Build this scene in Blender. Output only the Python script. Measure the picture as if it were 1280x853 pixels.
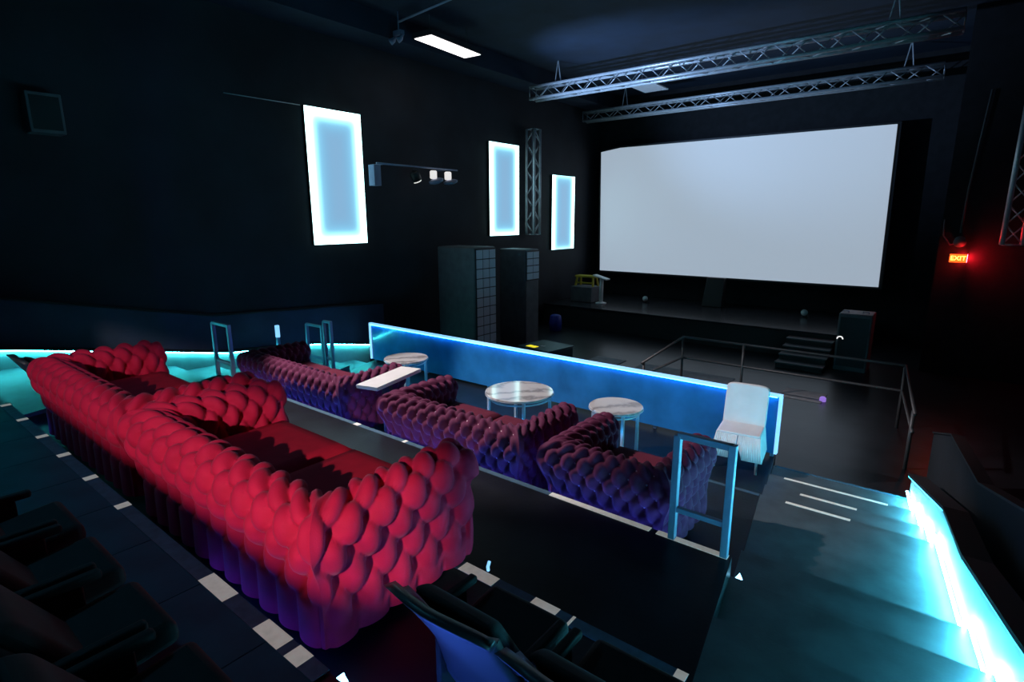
import bpy, math, random
from mathutils import Vector, Matrix
random.seed(7)
PI = math.pi
scn = bpy.context.scene
for o in list(bpy.data.objects): bpy.data.objects.remove(o)
col = scn.collection

# ------------------------------------------------------------------ camera
# metres; x along the seat rows (to the right), y towards the screen, z up; flat floor before the stage is z = 0
CAMZ = 3.05
def Z(h): return CAMZ - h                    # h = metres below the eye
FPX = 694.0
def _dir(px, py):
    v = Vector((px-640.0, -(py-426.5), -FPX)); return v.normalized()
_X = -_dir(-262, 276)
_Y = _dir(1200, 271); _Y = (_Y - _X*_Y.dot(_X)).normalized()
_Z = _X.cross(_Y)
cam = bpy.data.cameras.new('camera'); cam.sensor_width = 36; cam.lens = FPX*36/1280
cam.clip_start = 0.02; cam.clip_end = 200
cob = bpy.data.objects.new('camera', cam); col.objects.link(cob)
cob.matrix_world = Matrix.Translation((0, 0, CAMZ)) @ Matrix((_X, _Y, _Z)).to_4x4()
scn.camera = cob

# ------------------------------------------------------------------ light, exposure
world = bpy.data.worlds.new('world'); scn.world = world; world.use_nodes = True
world.node_tree.nodes['Background'].inputs[0].default_value = (.10, .25, .60, 1)
world.node_tree.nodes['Background'].inputs[1].default_value = .0025
vs = scn.view_settings
vs.view_transform = 'Standard'; vs.look = 'None'; vs.gamma = 1; vs.exposure = 0; vs.use_curve_mapping = False

def lamp(name, kind, loc, target, energy, color, **kw):
    l = bpy.data.lights.new(name, kind); l.energy = energy; l.color = color
    for k, v in kw.items(): setattr(l, k, v)
    o = bpy.data.objects.new(name, l); col.objects.link(o); o.location = loc
    o.rotation_euler = (Vector(target)-Vector(loc)).to_track_quat('-Z', 'Y').to_euler()
    return o
# unseen spotlights, placed from how light and shadow fall on the sofas
lamp('red_sofa_spotlight', 'SPOT', (.3, -2.5, Z(-.75)), (-3.6, 1.6, Z(1.3)), 900, (1, .86, .86), spot_size=math.radians(60), spot_blend=.3, shadow_soft_size=.04)
lamp('lounge_spotlight', 'SPOT', (-7.6, 2.3, Z(-3.4)), (-4.3, 5.1, Z(2.1)), 2000, (1, .88, .90), spot_size=math.radians(48), spot_blend=.3, shadow_soft_size=.08)

lamp('tier_fill', 'SPOT', (-5.2, -.9, Z(-3.4)), (-4.2, .1, Z(1.7)), 120, (.10, .62, 1), spot_size=math.radians(86), spot_blend=.8, shadow_soft_size=.2)  # added cyan fill that turns the upper tier floor teal

# ------------------------------------------------------------------ materials
def mat(name, color, rough=.6, metal=0, spec=.5, noise=0, nscale=8, bump=0, bscale=60, sheen=0, sheen_tint=None, coat=0):
    m = bpy.data.materials.new(name); m.use_nodes = True
    nt = m.node_tree; b = nt.nodes['Principled BSDF']
    b.inputs['Base Color'].default_value = (*color, 1); b.inputs['Roughness'].default_value = rough
    b.inputs['Metallic'].default_value = metal; b.inputs['Specular IOR Level'].default_value = spec
    if sheen:
        b.inputs['Sheen Weight'].default_value = sheen; b.inputs['Sheen Roughness'].default_value = .4
        b.inputs['Sheen Tint'].default_value = (*(sheen_tint or color), 1)
    if coat: b.inputs['Coat Weight'].default_value = coat; b.inputs['Coat Roughness'].default_value = .08
    tc = nt.nodes.new('ShaderNodeTexCoord')
    if noise:
        n = nt.nodes.new('ShaderNodeTexNoise'); n.inputs['Scale'].default_value = nscale; n.inputs['Detail'].default_value = 5
        nt.links.new(tc.outputs['Object'], n.inputs['Vector'])
        r = nt.nodes.new('ShaderNodeValToRGB')
        r.color_ramp.elements[0].position = .3; r.color_ramp.elements[1].position = .7
        r.color_ramp.elements[0].color = (*[c*(1-noise) for c in color], 1)
        r.color_ramp.elements[1].color = (*[min(1, c*(1+noise)) for c in color], 1)
        nt.links.new(n.outputs['Fac'], r.inputs['Fac']); nt.links.new(r.outputs['Color'], b.inputs['Base Color'])
    if bump:
        n2 = nt.nodes.new('ShaderNodeTexNoise'); n2.inputs['Scale'].default_value = bscale; n2.inputs['Detail'].default_value = 3
        nt.links.new(tc.outputs['Object'], n2.inputs['Vector'])
        bp = nt.nodes.new('ShaderNodeBump'); bp.inputs['Strength'].default_value = bump; bp.inputs['Distance'].default_value = .01
        nt.links.new(n2.outputs['Fac'], bp.inputs['Height']); nt.links.new(bp.outputs['Normal'], b.inputs['Normal'])
    return m
def emit(name, color, strength, base=(.02, .02, .02)):
    m = mat(name, base, .5); b = m.node_tree.nodes['Principled BSDF']
    b.inputs['Emission Color'].default_value = (*color, 1); b.inputs['Emission Strength'].default_value = strength
    return m

M = {}
M['wall'] = mat('wall_paint_dark_navy', (.014, .017, .024), .75, noise=.35, nscale=1.3, bump=.15, bscale=25)
M['wall_low'] = mat('wainscot_navy', (.04, .058, .10), .6, noise=.25, nscale=2)
M['drape'] = mat('black_drape', (.012, .012, .014), .9, noise=.3, nscale=6)
M['ceiling'] = mat('ceiling_dark', (.010, .022, .045), .8, noise=.3, nscale=1.5)
M['floor'] = mat('floor_black_gloss', (.014, .016, .02), .3, noise=.4, nscale=3, bump=.06, bscale=12)
M['deck'] = mat('deck_black', (.008, .010, .014), .42, spec=.3, noise=.4, nscale=4, bump=.08, bscale=40)
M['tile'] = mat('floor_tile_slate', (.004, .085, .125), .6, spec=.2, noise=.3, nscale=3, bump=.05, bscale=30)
M['aisle'] = mat('aisle_step_grey', (.07, .088, .098), .5, noise=.25, nscale=5, bump=.08, bscale=60)
M['cheek'] = mat('cheek_panel', (.33, .37, .38), .5, noise=.15, nscale=4)
M['cap'] = mat('black_cap', (.012, .013, .015), .5)
M['tape_grey'] = mat('tape_grey', (.06, .13, .19), .7, noise=.2, nscale=20)
M['tape_white'] = mat('tape_white', (.78, .74, .68), .7, noise=.12, nscale=25)   # white safety tape, its brightness in the dark put in as emission
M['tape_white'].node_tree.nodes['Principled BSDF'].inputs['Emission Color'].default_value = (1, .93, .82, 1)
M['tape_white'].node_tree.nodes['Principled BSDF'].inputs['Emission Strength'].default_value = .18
M['red'] = mat('red_velvet', (.52, .010, .05), .75, spec=.15, noise=.12, nscale=9, sheen=.15, sheen_tint=(1, .4, .6), bump=.12, bscale=180)
M['redseat'] = mat('red_seat_cloth', (.50, .012, .035), .85, spec=.1, noise=.1, nscale=9, bump=.12, bscale=160)
M['plum'] = mat('plum_velvet', (.13, .018, .062), .72, spec=.2, noise=.15, nscale=9, sheen=.25, sheen_tint=(.8, .4, .6), bump=.12, bscale=180)
M['plumseat'] = mat('plum_seat_cloth', (.15, .025, .05), .85, spec=.1, noise=.1, nscale=9, bump=.1, bscale=160)
M['button'] = mat('tuft_button', (.6, .35, .42), .35, spec=.6)
M['plinth'] = mat('black_plinth', (.01, .01, .012), .6)
M['metal'] = mat('painted_steel_blue_grey', (.24, .29, .42), .45, metal=.2, noise=.1, nscale=10)
M['rail_dark'] = mat('dark_handrail', (.10, .10, .105), .45, metal=.4)
M['alu'] = mat('truss_aluminium', (.62, .63, .66), .35, metal=.35, noise=.1, nscale=12)
M['chrome_leg'] = mat('table_leg_white_metal', (.7, .74, .78), .3, metal=.5)
M['white_cloth'] = mat('white_chair_cover', (.86, .85, .87), .8, spec=.2, noise=.05, nscale=5, bump=.1, bscale=60)
M['board'] = mat('white_board', (.80, .78, .75), .5, noise=.05, nscale=6)
M['partition'] = mat('blue_acrylic_panel', (.022, .20, .50), .22, noise=.25, nscale=2.2, coat=.3)
M['speaker'] = mat('speaker_cabinet', (.13, .13, .14), .55, noise=.2, nscale=6, bump=.1, bscale=80)
M['grille'] = mat('speaker_grille', (.8, .82, .9), .6, metal=0)
M['seat_shell'] = mat('seat_back_shell', (.045, .05, .06), .4, noise=.15, nscale=6)
M['seat_cloth'] = mat('seat_cloth_black', (.012, .012, .014), .85, noise=.3, nscale=12)
M['stage'] = mat('stage_deck_gloss', (.022, .024, .028), .22, noise=.3, nscale=3, bump=.05, bscale=6)
M['stage_skirt'] = mat('stage_skirt', (.02, .02, .022), .7)
M['step_grey'] = mat('stage_step_grey', (.12, .12, .125), .7, noise=.2, nscale=8)
M['patch_grey'] = mat('floor_patch_grey', (.30, .30, .32), .8, noise=.15, nscale=9)
M['yellow'] = mat('yellow_paint', (.55, .38, .03), .5)
M['yellow_label'] = emit('yellow_lit_display', (1, .85, .02), .9, (.9, .8, .02))
M['white'] = mat('white_plastic', (.75, .75, .74), .45)
M['blue_tarp'] = mat('blue_plastic', (.02, .04, .35), .5)
M['black'] = mat('black_plastic', (.012, .012, .013), .45)
M['case'] = mat('case_teal_black', (.03, .075, .085), .4, noise=.2, nscale=6)
M['cable'] = mat('grey_cable', (.12, .12, .12), .6)
M['led_cyan'] = emit('led_rope_cyan', (.10, .70, .95), 230)
M['led_cyan_cap'] = emit('led_strip_cyan', (.06, .68, .95), 7)
M['led_cyan_left'] = emit('led_rope_cyan_dim', (.05, .72, .80), 100)
M['led_blue'] = emit('led_rope_blue', (.03, .09, 1.0), 10)
M['led_blue_c'] = emit('led_rope_azure', (.05, .15, 1.0), 42)
M['led_tip'] = emit('led_rope_tip', (.25, .65, 1.0), 7)
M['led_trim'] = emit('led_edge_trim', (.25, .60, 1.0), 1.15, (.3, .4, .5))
M['led_part'] = emit('led_strip_sky', (.04, .36, 1.0), 24)
M['led_d'] = emit('led_rope_sky', (.05, .42, 1.0), 12)
M['fluo'] = emit('fluorescent_diffuser', (1, .93, .92), 2.2, (.6, .6, .6))
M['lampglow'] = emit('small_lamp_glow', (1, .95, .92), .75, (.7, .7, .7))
M['exit_face'] = emit('exit_sign_face', (1, .10, .01), 2.6)
M['exit_text'] = emit('exit_sign_letters', (1, .75, .10), 4)
M['exit_glow'] = emit('exit_sign_side_glow', (1, .01, .02), 160)
M['ring'] = emit('white_ring_emissive', (1, 1, 1), 1.0)  # white ring mark on the subwoofer, given emission
M['violet'] = emit('violet_indicator', (.35, .2, .8), .8)

def marble():
    m = mat('white_marble', (.7, .69, .68), .12, coat=.5); nt = m.node_tree; b = nt.nodes['Principled BSDF']
    tc = nt.nodes.new('ShaderNodeTexCoord'); mp = nt.nodes.new('ShaderNodeMapping'); mp.inputs['Rotation'].default_value = (0, 0, .9)
    w = nt.nodes.new('ShaderNodeTexWave'); w.inputs['Scale'].default_value = .9; w.inputs['Distortion'].default_value = 14
    w.inputs['Detail'].default_value = 5; w.inputs['Detail Scale'].default_value = 1.4
    r = nt.nodes.new('ShaderNodeValToRGB'); e = r.color_ramp.elements
    e[0].position = 0; e[0].color = (.34, .32, .32, 1); e[1].position = .55; e[1].color = (.72, .70, .68, 1)
    k = e.new(.12); k.color = (.55, .53, .53, 1)
    nt.links.new(tc.outputs['Object'], mp.inputs['Vector']); nt.links.new(mp.outputs['Vector'], w.inputs['Vector'])
    nt.links.new(w.outputs['Fac'], r.inputs['Fac']); nt.links.new(r.outputs['Color'], b.inputs['Base Color'])
    return m
M['marble'] = marble()

def edge_lit(hw, hh):
    """edge-lit light box: LED rows along its four sides, so the sheet glows white at the rim and paler blue in the middle"""
    m = mat('edge_lit_sheet', (.1, .12, .14), .5); nt = m.node_tree; b = nt.nodes['Principled BSDF']
    tc = nt.nodes.new('ShaderNodeTexCoord'); sp = nt.nodes.new('ShaderNodeSeparateXYZ')
    nt.links.new(tc.outputs['Object'], sp.inputs[0])
    def dist(sock, half):
        a = nt.nodes.new('ShaderNodeMath'); a.operation = 'ABSOLUTE'; nt.links.new(sock, a.inputs[0])
        s = nt.nodes.new('ShaderNodeMath'); s.operation = 'SUBTRACT'; s.inputs[0].default_value = half; nt.links.new(a.outputs[0], s.inputs[1])
        return s.outputs[0]
    mn = nt.nodes.new('ShaderNodeMath'); mn.operation = 'SMOOTH_MIN'; mn.inputs[2].default_value = .18
    nt.links.new(dist(sp.outputs['Y'], hw), mn.inputs[0]); nt.links.new(dist(sp.outputs['Z'], hh), mn.inputs[1])
    r = nt.nodes.new('ShaderNodeValToRGB'); r.color_ramp.interpolation = 'B_SPLINE'; e = r.color_ramp.elements
    e[0].position = 0; e[0].color = (.62, 1, 1, 1); e[1].position = .50; e[1].color = (.06, .11, .165, 1)
    k = e.new(.08); k.color = (.50, .95, 1, 1)
    k = e.new(.17); k.color = (.12, .30, .36, 1)
    k = e.new(.28); k.color = (.05, .125, .19, 1)
    nt.links.new(mn.outputs[0], r.inputs['Fac']); nt.links.new(r.outputs['Color'], b.inputs['Emission Color'])
    b.inputs['Emission Strength'].default_value = 4
    return m
M['sheet'] = edge_lit(.6, 1.22)
M['screen'] = emit('projection_screen_lit', (.335, .40, .485), 1.0, (.42, .46, .46))  # projector light on the screen put in as emission

# ------------------------------------------------------------------ geometry helpers
class G:
    def __init__(s): s.v = []; s.f = []
    def box(s, x0, x1, y0, y1, z0, z1, mtx=None):
        b = len(s.v)
        p = [(x0,y0,z0),(x1,y0,z0),(x1,y1,z0),(x0,y1,z0),(x0,y0,z1),(x1,y0,z1),(x1,y1,z1),(x0,y1,z1)]
        if mtx: p = [tuple(mtx @ Vector(q)) for q in p]
        s.v += p
        s.f += [tuple(b+i for i in q) for q in ((0,3,2,1),(4,5,6,7),(0,1,5,4),(1,2,6,5),(2,3,7,6),(3,0,4,7))]
        return s
    def prism(s, poly, z0, z1):
        b = len(s.v); n = len(poly)
        s.v += [(x, y, z0) for x, y in poly] + [(x, y, z1) for x, y in poly]
        s.f += [tuple(b+i for i in reversed(range(n))), tuple(b+n+i for i in range(n))]
        s.f += [(b+i, b+(i+1) % n, b+n+(i+1) % n, b+n+i) for i in range(n)]
        return s
    def loft(s, A, B):
        """closed solid between two equal point loops"""
        b = len(s.v); n = len(A); s.v += [tuple(p) for p in A] + [tuple(p) for p in B]
        s.f += [tuple(b+i for i in reversed(range(n))), tuple(b+n+i for i in range(n))]
        s.f += [(b+i, b+(i+1) % n, b+n+(i+1) % n, b+n+i) for i in range(n)]
        return s
    def tube(s, pts, r, n=8):
        pts = [Vector(p) for p in pts]; b = len(s.v)
        for i, p in enumerate(pts):
            t = ((pts[min(i+1, len(pts)-1)]-p).normalized() + (p-pts[max(i-1, 0)]).normalized())
            t = t.normalized() if t.length > 1e-6 else Vector((0, 0, 1))
            up = Vector((0, 0, 1)) if abs(t.z) < .95 else Vector((1, 0, 0))
            a = t.cross(up).normalized(); c = t.cross(a)
            rr = r[i] if isinstance(r, (list, tuple)) else r
            s.v += [tuple(p + (a*math.cos(2*PI*k/n) + c*math.sin(2*PI*k/n))*rr) for k in range(n)]
        for i in range(len(pts)-1):
            s.f += [(b+i*n+k, b+i*n+(k+1) % n, b+(i+1)*n+(k+1) % n, b+(i+1)*n+k) for k in range(n)]
        e = b+(len(pts)-1)*n
        s.f += [tuple(b+k for k in reversed(range(n))), tuple(e+k for k in range(n))]
        return s
    def bar(s, p0, p1, w, d=None):
        """square bar between two points"""
        p0 = Vector(p0); p1 = Vector(p1); t = (p1-p0).normalized(); d = d or w
        up = Vector((0, 0, 1)) if abs(t.z) < .95 else Vector((0, 1, 0))
        a = t.cross(up).normalized(); c = a.cross(t).normalized()
        q = [(-1,-1),(1,-1),(1,1),(-1,1)]
        return s.loft([p0+a*x*w/2+c*y*d/2 for x, y in q], [p1+a*x*w/2+c*y*d/2 for x, y in q])
    def lathe(s, prof, c=(0, 0, 0), n=32):
        b = len(s.v); m = len(prof)
        for r, z in prof: s.v += [(c[0]+r*math.cos(2*PI*k/n), c[1]+r*math.sin(2*PI*k/n), c[2]+z) for k in range(n)]
        for i in range(m-1):
            s.f += [(b+i*n+k, b+i*n+(k+1) % n, b+(i+1)*n+(k+1) % n, b+(i+1)*n+k) for k in range(n)]
        s.f += [tuple(b+k for k in reversed(range(n))), tuple(b+(m-1)*n+k for k in range(n))]
        return s
    def mesh(s, name):
        m = bpy.data.meshes.new(name); m.from_pydata(s.v, [], s.f); m.update()
        import bmesh
        bm = bmesh.new(); bm.from_mesh(m); bmesh.ops.recalc_face_normals(bm, faces=bm.faces); bm.to_mesh(m); bm.free()
        return m
    def build(s, name, m, parent=None, smooth=False, bevel=0):
        me = s.mesh(name); me.materials.append(m)
        if smooth: me.shade_smooth()
        return link(name, me, parent, bevel)
def link(name, me, parent=None, bevel=0):
    o = bpy.data.objects.new(name, me); col.objects.link(o); o.parent = parent
    if bevel:
        b = o.modifiers.new('bevel', 'BEVEL'); b.width = bevel; b.segments = 3; b.limit_method = 'ANGLE'
        for p in me.polygons: p.use_smooth = True
        me.set_sharp_from_angle(angle=math.radians(50))
    return o
def empty(name, loc=(0, 0, 0), rz=0):
    o = bpy.data.objects.new(name, None); col.objects.link(o); o.location = loc; o.rotation_euler.z = rz
    o.empty_display_size = .1; return o
def tag(o, label, cat, group=None):
    o['label'] = label; o['category'] = cat
    if group: o['group'] = group
    return o
def struct(o, label=None, cat=None):
    o['kind'] = 'structure'
    if label: o['label'] = label
    if cat: o['category'] = cat
    return o
def copy_tree(o, parent=None):
    c = o.copy(); col.objects.link(c); c.parent = parent
    for ch in list(o.children): copy_tree(ch, c)
    return c

# ------------------------------------------------------------------ levels and aisle lines
hA, hB, hB2, hC, hD, hF = 1.72, 1.90, 2.08, 2.46, 2.80, 3.05
yA, yB, yC, yL4, yD = 1.0, 2.03, 3.29, 5.03, 6.90
def XR(y): return -.36 - .147*y              # right end of the seating tiers, along the aisle
def XL(y): return -6.55 - .35*y              # left end of the seating tiers
def CK(y): return .895 - .14*y               # face of the lit cheek wall on the far side of the aisle
LW = -9.45                                   # left wall
# ------------------------------------------------------------------ room shell
struct(G().box(LW-.1, 2.2, -7, 17, -.15, 0).build('floor', M['floor']), 'glossy black flat floor before the stage', 'floor')
struct(G().box(LW-.1, 2.2, -7, 17, Z(-3.65), Z(-3.8)).build('ceiling', M['ceiling']), 'dark navy painted ceiling', 'ceiling')
struct(G().box(LW-.25, LW, -7, 17, 0, Z(-3.65)).build('wall_left', M['wall']), 'dark navy side wall carrying the light panels', 'wall')
struct(G().box(LW-.1, 2.2, 16.6, 16.8, 0, Z(-3.65)).build('wall_front', M['drape']), 'black wall behind the screen', 'wall')
struct(G().box(2.0, 2.2, -7, 17, 0, Z(-3.65)).build('wall_right', M['wall']), 'dark side wall behind the stair wall', 'wall')
struct(G().box(LW-.1, 2.2, -7.2, -7, 0, Z(-3.65)).build('wall_back', M['wall']), 'dark wall behind the seats', 'wall')
struct(G().box(-.25, 2.0, 13.6, 16.6, 0, Z(-3.65)).build('wall_exit', M['drape']), 'dark wall block carrying the exit sign', 'wall')
# added unseen wall; its slot trims the spotlight beam on the red sofas
g = G(); g.box(LW, -2.05, -1.45, -1.3, Z(1.74), Z(-3.65)); g.box(-.24, 2.0, -1.45, -1.3, Z(1.74), Z(-3.65)); g.box(-2.05, -.24, -1.45, -1.3, Z(1.74), Z(.01)); g.box(-2.05, -.24, -1.45, -1.3, Z(-.28), Z(-3.65))
struct(g.build('wall_beam_mask', M['wall']), 'added unseen wall behind the seats, its slot trimming the spotlight beam', 'wall')
# sloping dado on the left wall with its cap rail
def dado(y): return Z(.97 + .225*(y-1.49)) if y < 4 else Z(1.535 + .06*(y-4))
g = G(); ys = [-2, 1.49, 4, 7.5]
for a, b in zip(ys, ys[1:]):
    g.loft([(LW, a, 0), (LW+.05, a, 0), (LW+.05, a, dado(a)), (LW, a, dado(a))], [(LW, b, 0), (LW+.05, b, 0), (LW+.05, b, dado(b)), (LW, b, dado(b))])
struct(g.build('trim_1', M['wall_low']), 'navy sloping dado along the left wall', 'wall trim')
g = G(); g.tube([(LW+.06, y, dado(y)) for y in ys], .022); struct(g.build('trim_2', M['cap']), 'black cap rail on top of the navy dado', 'wall trim')
# soffit along the top of the left wall
struct(G().box(LW, LW+.75, -7, 16.6, Z(-3.25), Z(-3.65)).build('trim_3', M['ceiling']), 'boxed soffit where the left wall meets the ceiling', 'soffit')

# ------------------------------------------------------------------ seating tiers
def tier(y0, y1, h, label, m='deck', name='floor'):
    n = 1
    poly = [(XL(y0), y0), (XR(y0), y0), (XR(y1), y1), (XL(y1), y1)]
    return struct(G().prism(poly, 0, Z(h)).build(name, M[m]), label, 'floor')
tA = tier(-1.3, yA, hA+.012, 'upper seating tier behind the red sofas')
tier(yA, yB, hB, 'tier carrying the red sofas')
tier(yB, yC, hB2, 'dark walkway tier between red and plum sofas')
tier(yC, yL4, hC, 'tier carrying the plum sofas')
tier(yL4, yD, hD, 'lounge tier with the round tables')
# back rows
struct(G().box(LW, 2.0, -7, -1.3, 0, Z(1.35)).build('floor', M['deck']), 'rear tier behind the theatre seats', 'floor')
# square floor boards of the upper tier, joints recessed
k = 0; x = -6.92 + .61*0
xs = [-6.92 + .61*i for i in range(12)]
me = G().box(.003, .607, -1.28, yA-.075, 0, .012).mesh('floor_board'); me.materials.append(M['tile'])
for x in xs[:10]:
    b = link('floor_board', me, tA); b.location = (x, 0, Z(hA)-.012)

def tape(y, z, x0, x1, w, marks, name, label, base='tape_grey', th=.003):
    t = G().box(x0, x1, y-w, y, z, z+th).build(name, M[base]) if base else empty(name, (x0, y, z))
    tag(t, label, 'tape')
    off = 0 if base else 1
    for a, b in marks:
        ox, oy, oz = ((x0, y, z) if off else (0, 0, 0))
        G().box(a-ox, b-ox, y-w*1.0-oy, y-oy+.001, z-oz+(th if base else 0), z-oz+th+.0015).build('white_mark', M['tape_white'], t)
    return t
zA = Z(hA)
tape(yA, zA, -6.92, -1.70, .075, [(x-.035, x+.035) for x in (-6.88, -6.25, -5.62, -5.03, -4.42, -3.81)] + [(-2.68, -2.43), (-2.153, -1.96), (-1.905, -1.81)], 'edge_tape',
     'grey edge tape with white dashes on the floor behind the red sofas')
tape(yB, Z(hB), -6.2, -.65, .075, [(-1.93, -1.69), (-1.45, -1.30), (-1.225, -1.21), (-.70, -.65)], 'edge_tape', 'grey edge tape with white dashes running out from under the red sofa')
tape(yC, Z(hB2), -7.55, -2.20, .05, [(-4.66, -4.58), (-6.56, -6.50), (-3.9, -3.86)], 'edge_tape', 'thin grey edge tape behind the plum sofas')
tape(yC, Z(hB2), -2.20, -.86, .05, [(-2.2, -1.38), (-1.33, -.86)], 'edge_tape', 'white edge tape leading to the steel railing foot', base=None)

# ------------------------------------------------------------------ aisle stairs on the right
lv = [(-3, .55, 1.72), (.55, 1.35, 1.80), (1.35, 2.02, 1.93), (2.02, 2.66, 2.06), (2.66, 3.27, 2.20), (3.27, 3.81, 2.33), (3.81, 5.03, 2.46), (5.03, 5.52, 2.58), (5.52, 6.06, 2.70), (6.06, 6.60, 2.82)]
st = empty('aisle_stairs', (0, 3, 0)); struct(st, 'broad grey aisle steps washed with cyan light', 'stairs')
for y0, y1, h in lv:
    g = G().prism([(XR(y0)+.002, y0-3), (CK(y0)-.002, y0-3), (CK(y1)-.002, y1-3), (XR(y1)+.002, y1-3)], 0, Z(h))
    g.build('step', M['aisle'], st)
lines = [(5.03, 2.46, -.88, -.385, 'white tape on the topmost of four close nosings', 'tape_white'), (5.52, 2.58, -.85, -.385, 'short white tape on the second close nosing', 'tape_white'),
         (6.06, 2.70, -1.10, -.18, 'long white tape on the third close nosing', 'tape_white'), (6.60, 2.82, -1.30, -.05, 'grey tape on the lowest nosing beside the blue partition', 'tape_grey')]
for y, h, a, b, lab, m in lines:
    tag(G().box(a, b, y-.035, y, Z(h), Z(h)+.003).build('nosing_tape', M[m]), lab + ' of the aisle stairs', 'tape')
tag(G().box(-1.70, -1.10, yL4-.045, yL4, Z(hC), Z(hC)+.003).build('nosing_tape', M['tape_grey']), 'grey tape on the platform edge behind the steel railing', 'tape')

# lit cheek wall
ct = [(1.2, 1.40), (3.04, 1.84), (4.12, 2.07), (4.86, 2.10), (6.66, 2.60)]
cw = empty('stair_wall', (CK(4), 4, 0)); struct(cw, 'low stair wall glowing cyan along the aisle', 'wall')
def slab(pts, off, th, z0f, z1f, base):
    g = G()
    for (ya, ha), (yb, hb) in zip(pts, pts[1:]):
        def q(y, h):
            x = CK(y)+off
            return [(x-base[0], y-base[1], z0f(h)), (x+th-base[0], y-base[1], z0f(h)), (x+th-base[0], y-base[1], z1f(h)), (x-base[0], y-base[1], z1f(h))]
        g.loft(q(ya, ha), q(yb, hb))
    return g
bs = (CK(4), 4)
slab(ct, 0, .06, lambda h: 0, lambda h: Z(h), bs).build('panel', M['cheek'], cw)
slab(ct, -.035, .15, lambda h: Z(h)+.001, lambda h: Z(h)+.03, bs).build('cap', M['cap'], cw)
# rope light along the foot of that wall
def levelR(y):
    for a, b, h in lv:
        if a <= y < b: return h
    return lv[-1][2]
g = slab(ct, -.028, .016, lambda h: Z(h)-.012, lambda h: Z(h)-.001, bs); o = g.build('led_strip', M['led_cyan_cap'], cw)
pts = []
for y0, y1, h in lv[1:]:
    pts += [(CK(y0+.02)-.03, y0+.02, Z(h)+.08), (CK(y1-.02)-.03, y1-.02, Z(h)+.08)]
tag(G().tube(pts, .010, 6).build('rope_light', M['led_cyan']), 'cyan rope light stepping down the foot of the stair wall', 'rope light')
# guard wall beyond
gt = [(1.5, .95), (4.34, 1.756), (5.4, 2.05), (6.65, 2.087), (7.6, 2.40)]
gw = empty('guard_wall', (CK(4)+.3, 4, 0)); struct(gw, 'dark guard wall beyond the lit stair wall', 'wall')
slab(gt, .26, .08, lambda h: 0, lambda h: Z(h), (CK(4)+.3, 4)).build('panel', M['wall'], gw)
slab(gt, .245, .10, lambda h: Z(h)+.001, lambda h: Z(h)+.02, (CK(4)+.3, 4)).build('cap', M['cap'], gw)

# ------------------------------------------------------------------ left aisle, mirrored stair with its own lit cheek wall
LC = -9.30
lvl = [(-1.3, 1.0, 1.74), (1.0, 1.5, 1.86), (1.5, 2.1, 1.98), (2.1, 2.7, 2.10), (2.7, 3.3, 2.22), (3.3, 3.9, 2.34), (3.9, 5.0, 2.46), (5.0, 5.5, 2.58), (5.5, 6.05, 2.70), (6.05, 6.6, 2.80)]
sl = empty('aisle_stairs', (-9, 3, 0)); struct(sl, 'grey aisle steps along the left wall', 'stairs')
for y0, y1, h in lvl:
    G().prism([(LC+.002+9, y0-3), (XL(y0)-.002+9, y0-3), (XL(y1)-.002+9, y1-3), (LC+.002+9, y1-3)], 0, Z(h)).build('step', M['aisle'], sl)
cl = empty('stair_wall', (LC, 3, 0)); struct(cl, 'low stair wall glowing cyan along the left wall', 'wall')
lt = [(-.5, 1.30), (1.5, 1.63), (4.11, 2.17), (5.78, 2.32), (7.0, 2.55)]
g = G(); gc = G()
for (ya, ha), (yb, hb) in zip(lt, lt[1:]):
    q = lambda y, h: [(-.06, y-3, 0), (0, y-3, 0), (0, y-3, Z(h)), (-.06, y-3, Z(h))]
    g.loft(q(ya, ha), q(yb, hb))
    q = lambda y, h: [(-.09, y-3, Z(h)+.001), (.03, y-3, Z(h)+.001), (.03, y-3, Z(h)+.03), (-.09, y-3, Z(h)+.03)]
    gc.loft(q(ya, ha), q(yb, hb))
g.build('panel', M['cheek'], cl); gc.build('cap', M['cap'], cl)
g = G()
for (ya, ha), (yb, hb) in zip(lt, lt[1:]):
    q = lambda y, h: [(.010, y-3, Z(h)-.012), (.026, y-3, Z(h)-.012), (.026, y-3, Z(h)-.001), (.010, y-3, Z(h)-.001)]
    g.loft(q(ya, ha), q(yb, hb))
g.build('led_strip', M['led_cyan_left'], cl)

# ------------------------------------------------------------------ blue rope lights under the tier edges
def rope(y, h, x0, x1, m, label, tip=()):
    t = G().tube([(x0, y, Z(h)), ((x0+x1)/2, y, Z(h)), (x1, y, Z(h))], .011, 6).build('rope_light', M[m])
    tag(t, label, 'rope light')
    if tip: G().tube([(x1+.001, y, Z(h)), tip[:3], (tip[0]+.004, tip[1], tip[2]-.03)], [.010, .012, .018], 8).build('end_cap', M['led_tip'], t)
rope(yA+.016, hB-.05, -6.85, -6.15, 'led_blue', 'short blue rope light under the theatre seat near the left wall')
rope(yA+.016, hB-.05, -3.0, -1.76, 'led_blue', 'blue rope light in the gap behind the red sofas', (-1.74, 1.08, Z(1.83)))
rope(yA+.016, hB-.06, -1.60, -.56, 'led_blue_c', 'blue rope light on the riser under the theatre seats')
rope(yC+.016, hC-.12, -7.6, -.87, 'led_blue_c', 'blue rope light in the gap behind the plum sofas', (-.80, 3.33, Z(2.21)))
rope(yL4+.016, hC+.08, -8.2, -1.15, 'led_d', 'sky blue rope light under the platform edge before the plum sofas')

tag(G().tube([(-1.78, 2.04, Z(hB)+.012), (-1.80, 2.06, Z(hB)+.014), (-1.81, 2.085, Z(hB)+.03)], .009, 8).build('rope_light', M['led_trim']), 'short lit rope end beside the foot of the red sofa arm', 'rope light')
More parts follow.
